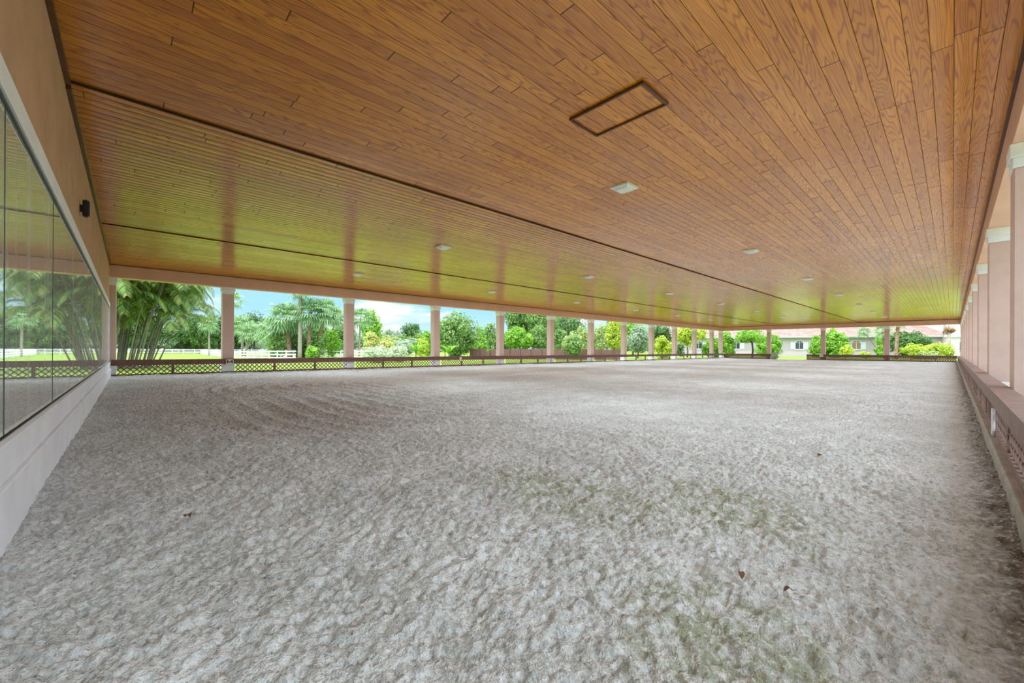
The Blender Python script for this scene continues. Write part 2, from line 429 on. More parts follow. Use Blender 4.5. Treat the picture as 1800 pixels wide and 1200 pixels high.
# ceiling: three fields of planks, the middle/left ones a board lower, open seam between them
mb = MB()
mb.box(STEP_X+.03, R0+.45, YW-.6, L0+.5, ZC, ZC+.3)
mb.box(SEAM_X+.03, STEP_X, YW-.6, L0+.5, ZC-.028, ZC+.3)
mb.box(W0-.45, SEAM_X, YW-.6, L0+.5, ZC-.028, ZC+.3)
mb.build('ceiling', m_ceiling, kind='structure')
# eaves slab above
mb = MB(); mb.box(W0-1.5, R0+1.5, YW-1.6, L0+1.5, ZC+.3, ZC+.5); mb.build('trim_1', m_beam, kind='structure')
# perimeter beams
def beam(n, *a):
    mb = MB(); mb.box(*a); return mb.build(n, m_beam, kind='structure')
beam('trim_2', W0-.43, W0, YW, L0+.43, ZB, ZC+.28)
beam('trim_3', W0, R0, L0, L0+.43, ZB, ZC+.28)
beam('trim_4', R0, R0+.43, YW, L0+.43, ZB, ZC+.28)
# thin dark wood angle under the ceiling along the beams and wall
mb = MB()
mb.box(W0, W0+.02, YW, L0, ZC-.055, ZC-.028); mb.box(W0, R0, L0-.02, L0, ZC-.05, ZC-.01); mb.box(R0-.035, R0, YW, L0, ZC-.03, ZC)
mb.box(STEP_X+.02, R0, YW, YW+.045, ZC-.06, ZC); mb.box(W0, STEP_X-.02, YW, YW+.045, ZC-.09, ZC-.028)
mb.build('trim_5', m_trimwood, kind='structure')
# dark strips standing in for the shadow line of the two long seams
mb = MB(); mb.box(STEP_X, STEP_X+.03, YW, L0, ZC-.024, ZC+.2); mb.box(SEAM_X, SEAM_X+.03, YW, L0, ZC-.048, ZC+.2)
mb.build('trim_6', simple('seam_shadow_strip', (.03, .012, .006), .7), kind='structure')

# mirror wall ------------------------------------------------------------------
MT, MBZ = 2.52, .53
mb = MB()
mb.box(W0-.02, R0+.43, YW-.25, YW-.012, -.3, ZC+.28)                 # core behind mirror
mb.box(W0-.02, R0+.43, YW-.012, YW, MT+.17, ZC+.28)
m_wall = simple('tan_wall_stucco', (.58, .36, .21), .85, 2.2, .10, .005, .2, 55)
mb.build('wall_near', m_wall, kind='structure')
mb = MB()
mb.box(W0-.02, R0+.43, YW-.012, YW+.035, .30, MBZ-.03, .004); mb.box(W0-.02, R0+.43, YW-.012, YW+.060, -.2, .297, .004)
mb.box(W0-.02, R0+.43, YW-.012, YW+.05, MBZ-.03, MBZ, .004)
m_base = simple('white_kickboard', (.90, .90, .93), .6, 3, .06)
mb.build('baseboard_near', m_base, kind='structure')
mt = thing('wall_mirror', 'long weathered mirror in white frame on the short wall left of the arena', 'mirror', (-10, YW, MBZ))
mb = MB(); mb.box(W0+.02, R0, YW-.010, YW+.03, MT+.015, MT+.17, .005); mb.box(W0+.0, W0+.10, YW-.010, YW+.03, MBZ, MT+.17, .005)
mb.build('frame', m_cap, mt)
m_seal = simple('dark_green_seal', (.05, .07, .06), .5)
mb = MB(); mb.box(W0+.10, R0, YW-.010, YW+.012, MT-.012, MT+.015); mb.box(W0+.10, R0, YW-.010, YW+.012, MBZ, MBZ+.005); mb.build('seal', m_seal, mt)
edges = [W0+.10]; x = -3.87
js = [x - 2.12*k for k in range(8)][::-1]; js = [j for j in js if j > W0+.6] + [-1.75, .40]
for j in js: edges.append(j)
for a, b_ in zip(edges, edges[1:]):
    mb = MB(); mb.box(a+.004, b_-.004, YW-.008, YW+.002, MBZ+.012, MT-.012); mb.build('mirror_panel', m_mirror, mt)

for j in (-3.87, -5.99):
    mb = MB(); mb.box(j-.005, j+.005, YW, YW+.0045, MBZ+.012, MT-.012); mb.build('joint_strip', m_seal, mt)

# ceiling hatch -----------------------------------------------------------------
ht = thing('ceiling_hatch', 'rectangular attic hatch framed with dark battens in the plank ceiling', 'hatch', (-2.96, 4.58, ZC))
hx0, hx1, hy0, hy1 = -3.50, -2.42, 4.28, 4.90
mb = MB()
for q in [(hx0, hx1, hy0, hy0+.03), (hx0, hx1, hy1-.03, hy1), (hx0, hx0+.03, hy0+.03, hy1-.03), (hx1-.03, hx1, hy0+.03, hy1-.03)]:
    mb.box(*q, ZC-.035, ZC, .004)
mb.build('frame', m_trimwood, ht)
mb = MB(); mb.box(hx0+.03, hx1-.03, hy0+.03, hy1-.03, ZC-.012, ZC+.0); mb.build('panel', m_ceiling, ht)

# wall speaker / flood light -------------------------------------------------------
ws = thing('wall_speaker', 'small black outdoor speaker mounted high on the tan wall above the mirror', 'speaker', (-8.9, YW, 3.16))
mb = MB(); mb.box(-8.94, -8.86, YW, YW+.03, 3.10, 3.20, .005); mb.build('bracket', m_black, ws)
mb = MB(); mb.box(-8.96, -8.84, YW+.03, YW+.10, 3.03, 3.28, .015); mb.build('housing', m_black, ws)
mb = MB(); mb.box(-8.95, -8.85, YW+.099, YW+.105, 3.05, 3.26, .002); mb.build('grille', simple('grey_grille', (.05, .05, .06), .6, 80, .5), ws)

# ------------------------------------------------------------------ ceiling light fixtures
def fixture_proto():
    root = thing('ceiling_light', 'x', 'ceiling light', (0, 0, 0), 'square ceiling lights')
    s = .19
    mb = MB(); mb.box(-s, s, -s, -s+.035, -.03, 0); mb.box(-s, s, s-.035, s, -.03, 0); mb.box(-s, -s+.035, -s+.035, s-.035, -.03, 0); mb.box(s-.035, s, -s+.035, s-.035, -.03, 0)
    mb.build('frame', m_fixture, root)
    a, b_ = s-.035, s-.08
    mb = MB(); mb.add([(-a,-a,-.03),(a,-a,-.03),(a,a,-.03),(-a,a,-.03),(-b_,-b_,-.075),(b_,-b_,-.075),(b_,b_,-.075),(-b_,b_,-.075)],
                      [(7,6,5,4),(0,4,5,1),(1,5,6,2),(2,6,7,3),(3,7,4,0),(0,1,2,3)])
    mb.build('diffuser', m_glassy, root)
    ld = bpy.data.lights.new('fill_light', 'AREA'); ld.shape = 'SQUARE'; ld.size = .3; ld.energy = LAMP_W; ld.color = (.84, .94, 1.0)  # area light added below the fixture to lift the interior
    lo = bpy.data.objects.new('fill_light', ld); C.objects.link(lo); lo.parent = root; lo.location = (0, 0, -.085)
    return root
words = ['nearest', 'second', 'third', 'fourth', 'fifth', 'sixth', 'farthest']
fx = fixture_proto(); first = True
for X_, row in ((-4.25, 'right row, beside the hatch side'), (-10.40, 'middle row'), (-16.65, 'left row')):
    for k in range(7):
        o = fx if first else copy_tree(fx); first = False
        o.location = (X_, 6.85+7.2*k, ZC if X_ > STEP_X else ZC-.028)
        rr = {'r': 'right-hand row', 'm': 'middle row', 'l': 'left-hand row'}[row[0]]
        o['label'] = 'square white ceiling light with ribbed lens, %s from the mirror wall in the %s' % (words[k], rr)

# ------------------------------------------------------------------ columns
def column_proto():
    root = thing('column', 'x', 'column', (0, 0, 0), 'stucco columns around the arena')
    h = CW/2
    mb = MB(); mb.box(-h, h, -h, h, .44, ZB-.30, .012); mb.build('shaft', m_stucco, root)
    mb = MB(); mb.box(-h-.012, h+.012, -h-.012, h+.012, ZB-.30, ZB-.17, .008); mb.box(-h-.035, h+.035, -h-.035, h+.035, ZB-.17, ZB, .008); mb.build('capital', m_cap, root)
    mb = MB(); mb.box(-h-.015, h+.015, -h-.015, h+.015, -.25, .44, .012); mb.build('pedestal', m_cap, root)
    return root
cp = column_proto(); first = True
ordn = ['first', 'second', 'third', 'fourth', 'fifth', 'sixth', 'seventh', 'eighth', 'ninth', 'tenth', 'eleventh', 'twelfth', 'thirteenth']
def put_col(x, y, label):
    global first
    o = cp if first else copy_tree(cp); first = False
    o.location = (x, y, 0); o['label'] = label; return o
lx = W0 - CW/2 - .012
ly = [YW-.02] + [C0 + BAY*i + CW/2 for i in range(11)] + [L0 - CW/2]
for i, y in enumerate(ly):
    lab = 'pink stucco column, %s from the mirror wall along the left side of the arena' % ordn[i]
    if i == 1: lab = 'pink stucco column with the cream M plaque at its foot'
    if i == 12: lab = 'pink stucco column standing in the far left corner of the arena'
    put_col(lx, y, lab)
for x, nm in ((-15.67, 'left'), (-10.19, 'middle'), (-4.73, 'right')):
    put_col(x, L0+CW/2+.012, 'pink stucco column, %s one of the three across the far end' % nm)
rx = R0 + CW/2 + .012
for i in range(11):
    y = C0 + BAY*i + CW/2
    lab = 'pink stucco column with white capital, %s along the right side of the arena' % (ordn[i-1] if i else 'out of view beside the camera')
    if i == 1: lab = 'large nearest pink stucco column cut by the right edge of the photo'
    put_col(rx, y, lab)
put_col(rx, L0+CW/2, 'pink stucco column standing in the far right corner of the arena')

# ------------------------------------------------------------------ rails
def make_lattice(mb, fr, u0, u1, z0, z1, v, gap=.175, wd=.034, th=.010):
    """diagonal slats clipped to a rectangle; fr(u, v, z) -> world"""
    H = z1 - z0
    for sgn, vo in ((1, 0), (-1, th)):
        c = u0 - H - gap
        while c < u1 + H + gap:
            c += gap
            # line u = c + sgn*(z - z0)
            za, zb = z0, z1
            if sgn > 0: za = max(za, z0 + (u0 - c)); zb = min(zb, z0 + (u1 - c))
            else: za = max(za, z0 + (c - u1)); zb = min(zb, z0 + (c - u0))
            if zb - za < .02: continue
            pa = Vector(fr(c + sgn*(za-z0), v+vo, za)); pb = Vector(fr(c + sgn*(zb-z0), v+vo, zb))
            wv = (Vector(fr(u0+1, v, z0)) - Vector(fr(u0, v, z0))).normalized()*wd
            ov = (Vector(fr(u0, v+1, z0)) - Vector(fr(u0, v, z0))).normalized()*th
            mb.obox(pa - wv/2, wv, ov, pb - pa)
def rail(label, fr, u0, u1, posts, mat, capw=.05, missing=(), top=ZR, bot=-.06, bh=.14, th_=.19, loc=None, avoid=(), wd=.034):
    """fr: local (u along, v outward from the arena, z) -> world"""
    root = thing('arena_rail', label, 'rail', loc)
    def bar(name, ua, ub, va, vb, za, zb, parent=root):
        mb = MB(); o = Vector(fr(ua, va, za))
        mb.obox(o, Vector(fr(ub, va, za))-o, Vector(fr(ua, vb, za))-o, Vector(fr(ua, va, zb))-o); return mb.build(name, mat, parent)
    bar('top_board', u0, u1, 0, .035, top-th_, top)
    bar('cap_board', u0, u1, -.012, capw, top, top+.028)
    bar('bottom_board', u0, u1, 0, .035, bot, bot+bh)
    ps = [p for p in posts if u0 <= p <= u1]
    for p in ps:
        if any(abs(p-c_) < .1 for c_ in avoid): continue
        bar('post', p-.045, p+.045, .002, .075, bot+.01, top-.003)
    ed = [u0] + ps + [u1]
    for k, (a, b_) in enumerate(zip(ed, ed[1:])):
        if b_-a < .25 or k in missing: continue
        for c_ in avoid:
            if abs(a-c_) < .25: a = c_+.19
            if abs(b_-c_) < .25: b_ = c_-.19
        mb = MB(); make_lattice(mb, fr, a+.04, b_-.04, bot+bh-.01, top-th_+.01, .012, wd=wd); mb.build('lattice_panel', mat, root)
    return root
XR = W0 + .12
posts = []
for y0, y1 in zip(ly, ly[1:]):
    n = 3 if y1-y0 > 4.5 else 2
    for k in range(n): posts.append(y0 + (y1-y0)*k/n)
posts = posts[1:]
frL = lambda u, v, z: (XR - v, u, z)
# the lattice is gone from most of the far half of this rail
miss = [k for k in range(len(posts)+1) if posts[min(k, len(posts)-1)] > 29.5 and k % 7 != 3]
rail('brown lattice kick rail running along the left side in front of the columns', frL, YW+.06, L0-.08, posts, m_rail, .05, set(miss), loc=(XR, 20, 0), avoid=ly, wd=.046)
frF = lambda u, v, z: (u, L0-.10+v, z)
gapL = at(1367, 47).x; 
def far_x(px): # X on the far rail line for a photo column
    tt = (px-900)/F; a = math.atan(tt) - YAW; return (L0-.1)*math.tan(a)
x1, x2 = far_x(1356), far_x(1418)
rail('brown lattice rail across the far end, left of the opening', frF, W0+.14, x1, [W0+.14+1.75*k for k in range(1, 4)], m_rail, .05, loc=(-18, L0-.1, 0), wd=.10)
rail('brown lattice rail across the far end, right of the opening', frF, x2, R0-.2, [x2+.05+1.75*k for k in range(0, 7)], m_rail, .05, loc=(-6, L0-.1, 0), wd=.10)
frR = lambda u, v, z: (.325+v, u, z)
rp = [C0-.7+1.733*k for k in range(0, 33)]
rail('faded mauve lattice rail with wide cap along the right side before the columns', frR, YW+.06, L0-.12, [p for p in rp if p < L0-.3], m_railr, .175, loc=(.33, 20, 0), bot=.10, bh=.09, th_=.15)
# concrete kerb under the right rail
kb = []
mb = MB(); mb.box(.27, .50, YW+.06, L0-.12, -.25, .125, .012); o = mb.build('kerb', m_concrete); tag(o, 'weathered concrete kerb under the right-hand rail', 'kerb')

# M plaque and other markers ------------------------------------------------------
def plaque(label, X_, Y_, z0, w_, h_, letter=None, face='x'):
    root = thing('letter_plaque' if letter else 'marker_plaque', label, 'sign', (X_, Y_, z0))
    n = 6; r = min(w_, h_)*.28; pts = []
    for cx, cz, a0 in ((w_/2-r, h_-r, 0), (-w_/2+r, h_-r, 90)):
        for k in range(n+1):
            a = math.radians(a0+90*k/n); pts.append((cx+r*math.cos(a), cz+r*math.sin(a)))
    pts += [(-w_/2, 0), (w_/2, 0)]
    f = (lambda u, d_, z: (X_+d_, Y_+u, z0+z)) if face == 'x' else (lambda u, d_, z: (X_+u, Y_-d_, z0+z))
    m_ = len(pts); mb = MB()
    mb.add([f(u, 0, z) for u, z in pts] + [f(u, .015, z) for u, z in pts],
           [tuple(range(m_-1, -1, -1)), tuple(range(m_, 2*m_))] + [(i, (i+1) % m_, m_+(i+1) % m_, m_+i) for i in range(m_)])
    mb.build('board', m_cream, root)
    if letter == 'M':
        mb = MB(); s = h_*.62; w2 = w_*.30; st = .045; zb = h_*.19
        def bar(u0, z0_, u1, z1_, t_=st):
            mb.add([f(u0-t_/2, .0155, zb+z0_), f(u0+t_/2, .0155, zb+z0_), f(u1+t_/2, .0155, zb+z1_), f(u1-t_/2, .0155, zb+z1_),
                    f(u0-t_/2, .019, zb+z0_), f(u0+t_/2, .019, zb+z0_), f(u1+t_/2, .019, zb+z1_), f(u1-t_/2, .019, zb+z1_)],
                   [(0,3,2,1),(4,5,6,7),(0,1,5,4),(1,2,6,5),(2,3,7,6),(3,0,4,7)])
        bar(-w2, 0, -w2, s); bar(w2, 0, w2, s); bar(0, s*.22, -w2, s, .04); bar(0, s*.22, w2, s, .04)
        mb.build('letter', m_blacktext, root)
    return root
plaque('cream rounded plaque with a black letter M at the second left column', XR+.03, ly[1]+.03, .38, .27, .21, 'M')
plaque('small cream marker plaque on the left rail between fourth and fifth columns', XR+.015, 15.1, .30, .16, .28)
plaque('small cream marker plaque on the left rail near the far left corner', XR+.015, 51.2, .30, .16, .28)
plaque('small cream marker plaque at the middle of the far rail', -10.3, L0-.13, .34, .36, .30, None, 'y')
mb = MB(); mb.box(.300, .324, 7.02, 7.16, .14, .43, .003); o = mb.build('marker_board', m_cap); tag(o, 'white upright board fixed to the right rail beside the nearest column', 'board')

# leaves lying on the sand --------------------------------------------------------
def sand_pt(px, py): # ground point under a photo pixel
    x = (px-900)/F; y = (613.36-py)/F
    xr = x*math.cos(ROLL)-y*math.sin(ROLL); up = x*math.sin(ROLL)+y*math.cos(ROLL); fw = -CAMZ/up
    return Vector((fw*(xr*CY-SY), fw*(CY+xr*SY), 0))
def leaf(px, py, L, mat, label, rz):
    p = sand_pt(px, py); mb = MB(); n = 6
    c, s_ = math.cos(rz), math.sin(rz)
    vs_ = []
    for i in range(n+1):
        a = i/n; wd = L*.28*math.sin(math.pi*min(1, a*1.02)**.8); zz = .02+.02*math.sin(a*3)+L*.12*a
        for sg in (-1, 0, 1):
            u, v = (a-.5)*L, sg*wd; vs_.append((p.x+u*c-v*s_, p.y+u*s_+v*c, zz+abs(sg)*L*.12))
    mb.add(vs_, [(i*3+k, i*3+k+1, i*3+k+4, i*3+k+3) for i in range(n) for k in (0, 1)], True)
    o = mb.build('fallen_leaf', mat); tag(o, label, 'leaf', 'leaves on the sand')
leaf(330, 917, .075, m_leafdry, 'curled brown leaf on the sand at the lower left, before the mirror wall', .3)
leaf(1441, 806, .07, m_leafdry, 'small dark leaf standing on pale sand toward the right rail', 1.4)
leaf(1303, 1023, .05, m_leafdry, 'dark curled leaf on greenish sand at lower right', 2.0)
leaf(1385, 1050, .04, m_leafdry, 'tiny dark leaf on sand at the lower right, right of the larger one', .8)
for k, (dx, dy) in enumerate([(0, 0), (.12, .06), (-.1, .1), (.2, .15), (.05, .2)]):
    mb = MB(); x0, y0 = W0+.35+dx, -.15+dy; a = k*1.3
    mb.add([(x0, y0, .05), (x0+.09*math.cos(a), y0+.09*math.sin(a), .07), (x0+.16*math.cos(a+.2), y0+.16*math.sin(a+.2), .10), (x0+.07*math.cos(a+.7), y0+.07*math.sin(a+.7), .09)], [(0, 1, 2, 3)])
    o = mb.build('fallen_leaf', m_leafyel); tag(o, 'yellow fallen leaf in the pile at the foot of the corner column by the mirror', 'leaf', 'yellow leaves by the mirror corner')

# ================================================================== PLANTS
def leaf_quads(P, N, size, asp=.55, up=0.0):
    """quads at P (n,3) facing roughly N"""
    n = len(P); N = N + RNG.normal(0, .55, (n, 3)); N[:, 2] += up; N /= np.linalg.norm(N, axis=1)[:, None]
    R = RNG.normal(0, 1, (n, 3)); A = np.cross(N, R); A /= np.linalg.norm(A, axis=1)[:, None]; B_ = np.cross(N, A)
    s = size*(RNG.uniform(.6, 1.3, n))[:, None]
    V = np.stack([P-A*s, P-B_*s*asp, P+A*s, P+B_*s*asp], 1).reshape(-1, 3)
    return V, np.arange(4*n).reshape(n, 4)
def crown_points(c, rx, ry, rz, nblob, nleaf, br, flat=.0, seedshape=None, cone=0.0):
    c = np.array(c); D = RNG.normal(0, 1, (nblob, 3)); D /= np.linalg.norm(D, axis=1)[:, None]
    if flat: D[:, 2] = np.maximum(D[:, 2], -flat)
    rad = RNG.uniform(.55, 1.0, nblob)[:, None]
    BC = D*rad*np.array([rx-br*.6, ry-br*.6, rz-br*.5])
    if cone:
        k = 1 - cone*np.clip((BC[:, 2]/rz+1)/2, 0, 1); BC[:, 0] *= k; BC[:, 1] *= k
    idx = RNG.integers(0, nblob, nleaf); d2 = RNG.normal(0, 1, (nleaf, 3)); d2 /= np.linalg.norm(d2, axis=1)[:, None]
    bs = RNG.uniform(.7, 1.25, nblob)[:, None]
    P = BC[idx] + d2*br*bs[idx]*RNG.uniform(.75, 1.05, (nleaf, 1))
    N = d2 + P/np.array([rx, ry, rz])*.5
    return P + c, N
def tree(name, label, cat, px, fw, ytop, ybot, hw, leafm, dens=1.0, lsize=.16, trunk=True, trunk_px=None, cone=0, barkm=None, flat=0, group=None, blob=None, ztop=None, forks=4):
    sc = fw/F
    top = at(px, fw, py=ytop); bot = at(px, fw, py=ybot); rx = hw*sc
    if ztop: top.z = ztop
    g = gz(bot.x, bot.y)
    if not trunk: bot.z = g
    rz = max((top.z-bot.z)/2, .3); cz = (top.z+bot.z)/2
    root = thing(name, label, cat, (bot.x, bot.y, g), group)
    br = blob or max(.35, min(rx, rz)*.38); nb = int(max(14, 2.2*(rx*rx*rz)**.667/br**2*2)); nb = min(nb, 160)
    area = 4*math.pi*((rx*rx*rx)*(rz*1))**.5 if False else 4*math.pi*rx*max(rx, rz)
    nl = int(min(26000, dens*area*2.3/(lsize*lsize*1.1)))
    P, N = crown_points((bot.x, bot.y, cz), rx, rx*.9, rz, nb, nl, br, flat, cone=cone)
    P[:, 2] = np.maximum(P[:, 2], g+.03)
    V, Q = leaf_quads(P, N, lsize, up=.25)
    np_mesh('foliage', V, Q, leafm, root)
    # dark inner branches / trunk
    tx = bot.x if trunk_px is None else at(trunk_px, fw).x; ty = bot.y if trunk_px is None else at(trunk_px, fw).y
    if trunk:
        mb = MB(); r0 = max(.05, rx*.055)
        zf = max(g+.4, min(bot.z+rz*.25, cz))
        mb.tube([(tx, ty, g-.1), (tx+.05*rx, ty, (g+zf)/2), (tx, ty, zf)], [r0*1.25, r0, r0*.85], 8)
        for k in range(forks):
            a = 2*math.pi*k/forks+.4
            mb.tube([(tx, ty, zf-.05), (bot.x+rx*.25*math.cos(a), bot.y+rx*.25*math.sin(a), (zf+cz)/2+rz*.2), (bot.x+rx*.6*math.cos(a), bot.y+rx*.6*math.sin(a), cz+rz*.4)], [r0*.6, r0*.4, r0*.15], 6)
        mb.build('trunk', barkm or m_bark, root)
    return root

def frond_mesh(base, dirv, L, droop, leaflets, ll, V, Q, wd=.035):
    """feather frond: arching rachis with paired narrow leaflets; appends quads"""
    base = np.array(base); d = np.array(dirv, float); d /= np.linalg.norm(d)
    side = np.cross(d, (0, 0, 1)); side /= (np.linalg.norm(side)+1e-6)
    pts = []; p = base.copy(); dd = d.copy(); n = 12
    for i in range(n+1):
        pts.append(p.copy()); p = p + dd*L/n; dd = dd + np.array([0, 0, -droop/n*(1+i*.25)]); dd /= np.linalg.norm(dd)
    for i in range(n):
        a, b_ = pts[i], pts[i+1]; w_ = .02*(1-i/n)+.006; k = len(V)
        V += [a-side*w_, a+side*w_, b_+side*w_, b_-side*w_]; Q.append((k, k+1, k+2, k+3))
    for j in range(leaflets):
        s = .16 + .84*j/leaflets; f = s*n; i = min(int(f), n-1); p = pts[i] + (pts[i+1]-pts[i])*(f-i)
        t_ = pts[i+1]-pts[i]; t_ /= np.linalg.norm(t_); le = ll*(.35+1.3*math.sin(math.pi*min(.97, s)**.9)*.65)
        for sg in (-1, 1):
            q = side*sg*.8 + t_*.65 + np.array([0, 0, .12 - .25]); q /= np.linalg.norm(q); q2 = q + np.array([0, 0, -.55]); q2 /= np.linalg.norm(q2)
            m1 = p + q*le*.55; e = m1 + q2*le*.5; wv = t_*wd*(1+.3*sg); k = len(V)
            V += [p-wv*.4, p+wv*.4, m1+wv*.6, m1-wv*.6, e+wv*.08, e-wv*.08]; Q += [(k, k+1, k+2, k+3), (k+3, k+2, k+4, k+5)]

def areca(name, label, cx, cy, nst, rb, hmin, hmax, spread, leafm=l_areca, fl=2.6, nfr=7, leaflets=26, ll=.55, tr=.055):
    g = gz(cx, cy); root = thing(name, label, 'palm', (cx, cy, g))
    mb = MB(); V = []; Q = []
    for i in range(nst):
        a = random.uniform(0, 2*math.pi); r = rb*math.sqrt(random.random()); h = random.uniform(hmin, hmax)
        bx, by = cx+r*math.cos(a), cy+r*math.sin(a); lean = spread*(r/rb)*random.uniform(.7, 1.2)
        tx, ty = bx+lean*math.cos(a)*h, by+lean*math.sin(a)*h
        mx, my = bx+(tx-bx)*.42, by+(ty-by)*.42
        mb.tube([(bx, by, g-.05), (mx, my, g+h*.5), (tx, ty, g+h)], [tr*1.2, tr, tr*.8], 6, False)
        for k in range(nfr):
            th = 2*math.pi*(k/nfr)+random.uniform(-.4, .4); e = random.uniform(.25, 1.5)
            d = (math.cos(th)+.5*lean*math.cos(a), math.sin(th)+.5*lean*math.sin(a), e)
            frond_mesh((tx, ty, g+h-.05), d, fl*random.uniform(.75, 1.15), random.uniform(.9, 1.7), leaflets, ll, V, Q, .052)
    mb.build('stems', m_cane, root)
    V = np.array(V); Q = np.array(Q); np_mesh('fronds', V, Q, leafm, root)
    return root

def fan_palm(label, px, fw, yhead, trunk_r=.16, nfan=34, R=1.0, basepx=None, leafm=l_fan, tm=None, boots=False, skirt=0, zmax=None, name='fan_palm'):
    h = at(px, fw, py=yhead); b0 = at(basepx or px, fw); g = gz(b0.x, b0.y)
    root = thing(name, label, 'palm', (b0.x, b0.y, g))
    mb = MB(); n = 9; pts = []; rr = []
    for i in range(n):
        s = i/(n-1); pts.append((b0.x+(h.x-b0.x)*s**1.3, b0.y+(h.y-b0.y)*s**1.3, g-.1+(h.z-g+.1)*s)); rr.append(trunk_r*(1.15-.25*s+(.12 if i % 2 else 0)*(1 if boots else .3)))
    mb.tube(pts, rr, 8)
    if boots:
        for i in range(int((h.z-g)*16)):
            s = random.random(); a = random.uniform(0, 6.28); q = Vector((b0.x+(h.x-b0.x)*s**1.3, b0.y+(h.y-b0.y)*s**1.3, g+(h.z-g)*s))
            o = Vector((math.cos(a), math.sin(a), 0)); sd_ = Vector((-math.sin(a), math.cos(a), 0))
            mb.add([q+o*trunk_r*.8-sd_*.05, q+o*trunk_r*.8+sd_*.05, q+o*trunk_r*1.7+Vector((0, 0, .22))+sd_*.03, q+o*trunk_r*1.7+Vector((0, 0, .22))-sd_*.03], [(0, 1, 2, 3)])
    mb.build('trunk', tm or m_palmtrunk, root)
    V = []; Q = []
    for k in range(nfan):
        a = k*2.39996+random.uniform(-.2, .2); e = 1.25-2.0*(k/nfan)+random.uniform(-.15, .15)
        d = np.array([math.cos(a)*math.cos(e), math.sin(a)*math.cos(e), math.sin(e)]); side = np.cross(d, (0, 0, 1.0)); side /= np.linalg.norm(side)+1e-6; nrm = np.cross(side, d)
        p0 = np.array(h); pl = R*random.uniform(.55, .8); hub = p0+d*pl; hub[2] -= .08*R; kk = len(V)
        V += [p0-side*.02, p0+side*.02, hub+side*.015, hub-side*.015]; Q.append((kk, kk+1, kk+2, kk+3))
        nb = 13; BL = R*random.uniform(.65, .85)
        for j in range(nb):
            th = (j/(nb-1)-.5)*3.5; q = d*math.cos(th)+side*math.sin(th); w_ = side*math.cos(th)-d*math.sin(th)
            q = q - nrm*.15; le = BL*(.75+.35*math.cos(th)); m1 = hub+q*le*.6; e2 = m1+q*le*.35+np.array([0, 0, -.3*le]); kk = len(V)
            V += [hub-w_*.012, hub+w_*.012, m1+w_*.045*R, m1-w_*.045*R, e2+w_*.008, e2-w_*.008]; Q += [(kk, kk+1, kk+2, kk+3), (kk+3, kk+2, kk+4, kk+5)]
    np_mesh('fronds', np.array(V), np.array(Q), leafm, root)
    return root

# --- big clumping palm at the left
areca('clumping_palm', 'huge clump of grey-green cane palms outside the first left bay', -34.0, -1.2, 84, 2.5, 2.9, 6.8, .42, nfr=8, tr=.036, fl=2.3, ll=.62, leaflets=24)
# --- background line of dark trees behind the white fence (left)
for k, (px, yt, hw, tp) in enumerate([(212, 545, 26, None), (262, 560, 22, None), (318, 562, 24, None), (352, 556, 24, None), (385, 558, 22, None), (416, 560, 18, None), (447, 552, 24, None), (478, 556, 22, None), (512, 563, 22, None), (560, 565, 24, None), (603, 572, 20, None)]):
    tree('shade_tree', 'dark spreading tree behind the white fence, %s from the left of that tree line' % ordn[k], 'tree', px, 122+4*(k % 3), yt-3, 608, hw*1.3, l_dark, .6, .30, barkm=m_darkbark, flat=.5, group='dark trees behind the white fence')
for k, (px, py, fw, R) in enumerate([(137, 545, 70, 1.3), (60, 530, 60, 1.6)]): pass
for k, (px, yt, hw) in enumerate([(236, 566, 34), (300, 574, 34), (345, 570, 30), (398, 566, 30), (455, 566, 30), (508, 576, 30), (562, 578, 30), (610, 580, 26), (664, 584, 26), (712, 586, 28), (768, 584, 28), (820, 586, 26), (884, 580, 26), (968, 574, 26), (1030, 578, 24), (1092, 582, 22), (1145, 586, 20)]):
    tree('hedgerow_tree', 'low distant tree closing the view at the back, %s from the left of that row' % (ordn+['fourteenth', 'fifteenth', 'sixteenth', 'seventeenth'])[k], 'tree', px, 158+5*(k % 3), yt, 612, hw*1.45, [l_dark, l_grey, l_mid][k % 3], .45, .42, barkm=m_darkbark, trunk=False, group='low distant trees at the back')
# extra trees beyond the frame that the mirror shows
for k, (x, y, r, h) in enumerate([(-80, -30, 5, 9), (-70, -16, 4.5, 8), (-95, -22, 6, 10), (-62, -9, 3.5, 6.5)]):
    root = thing('leafy_tree', 'leafy tree seen only in the mirror, %s from its left edge' % ordn[k], 'tree', (x, y, gz(x, y)))
    P, N = crown_points((x, y, h*.62), r, r, h*.36, 40, 7000, r*.35); V, Q = leaf_quads(P, N, .28, up=.25); np_mesh('foliage', V, Q, l_mid, root)
    mb = MB(); mb.tube([(x, y, -.9), (x+.2, y, h*.3), (x, y, h*.6)], [.3, .25, .15]); mb.build('trunk', m_darkbark, root)
# palms in the left bays
fan_palm('pale trunked fan palm standing left of the M column before dark trees', 367, 92, 568, .16, 30, 1.7, 368)
fan_palm('fan palm with straight pale trunk just right of the M column', 424, 84, 570, .17, 32, 2.0, 426)
fan_palm('fan palm with thick leaning pale trunk, second right of the M column', 441, 82, 584, .24, 32, 1.9, 431)
fan_palm('fan palm with slim grey trunk left of the big palm group', 480, 78, 582, .15, 34, 2.4, 480)
fan_palm('fan palm with rough booted trunk at the left of the palm group', 503, 60, 560, .30, 44, 2.3, 510, boots=True, tm=m_boots)
fan_palm('tallest palm with smooth grey trunk rising behind the beam', 529, 58, 512, .24, 26, 1.3, 527)
fan_palm('fan palm with ragged brown neck in the middle of the palm group', 546, 59, 548, .24, 44, 1.9, 542, boots=True, tm=m_boots)
fan_palm('fan palm leaning right with a ragged brown trunk head', 572, 60, 548, .22, 42, 1.9, 556, boots=True, tm=m_boots)
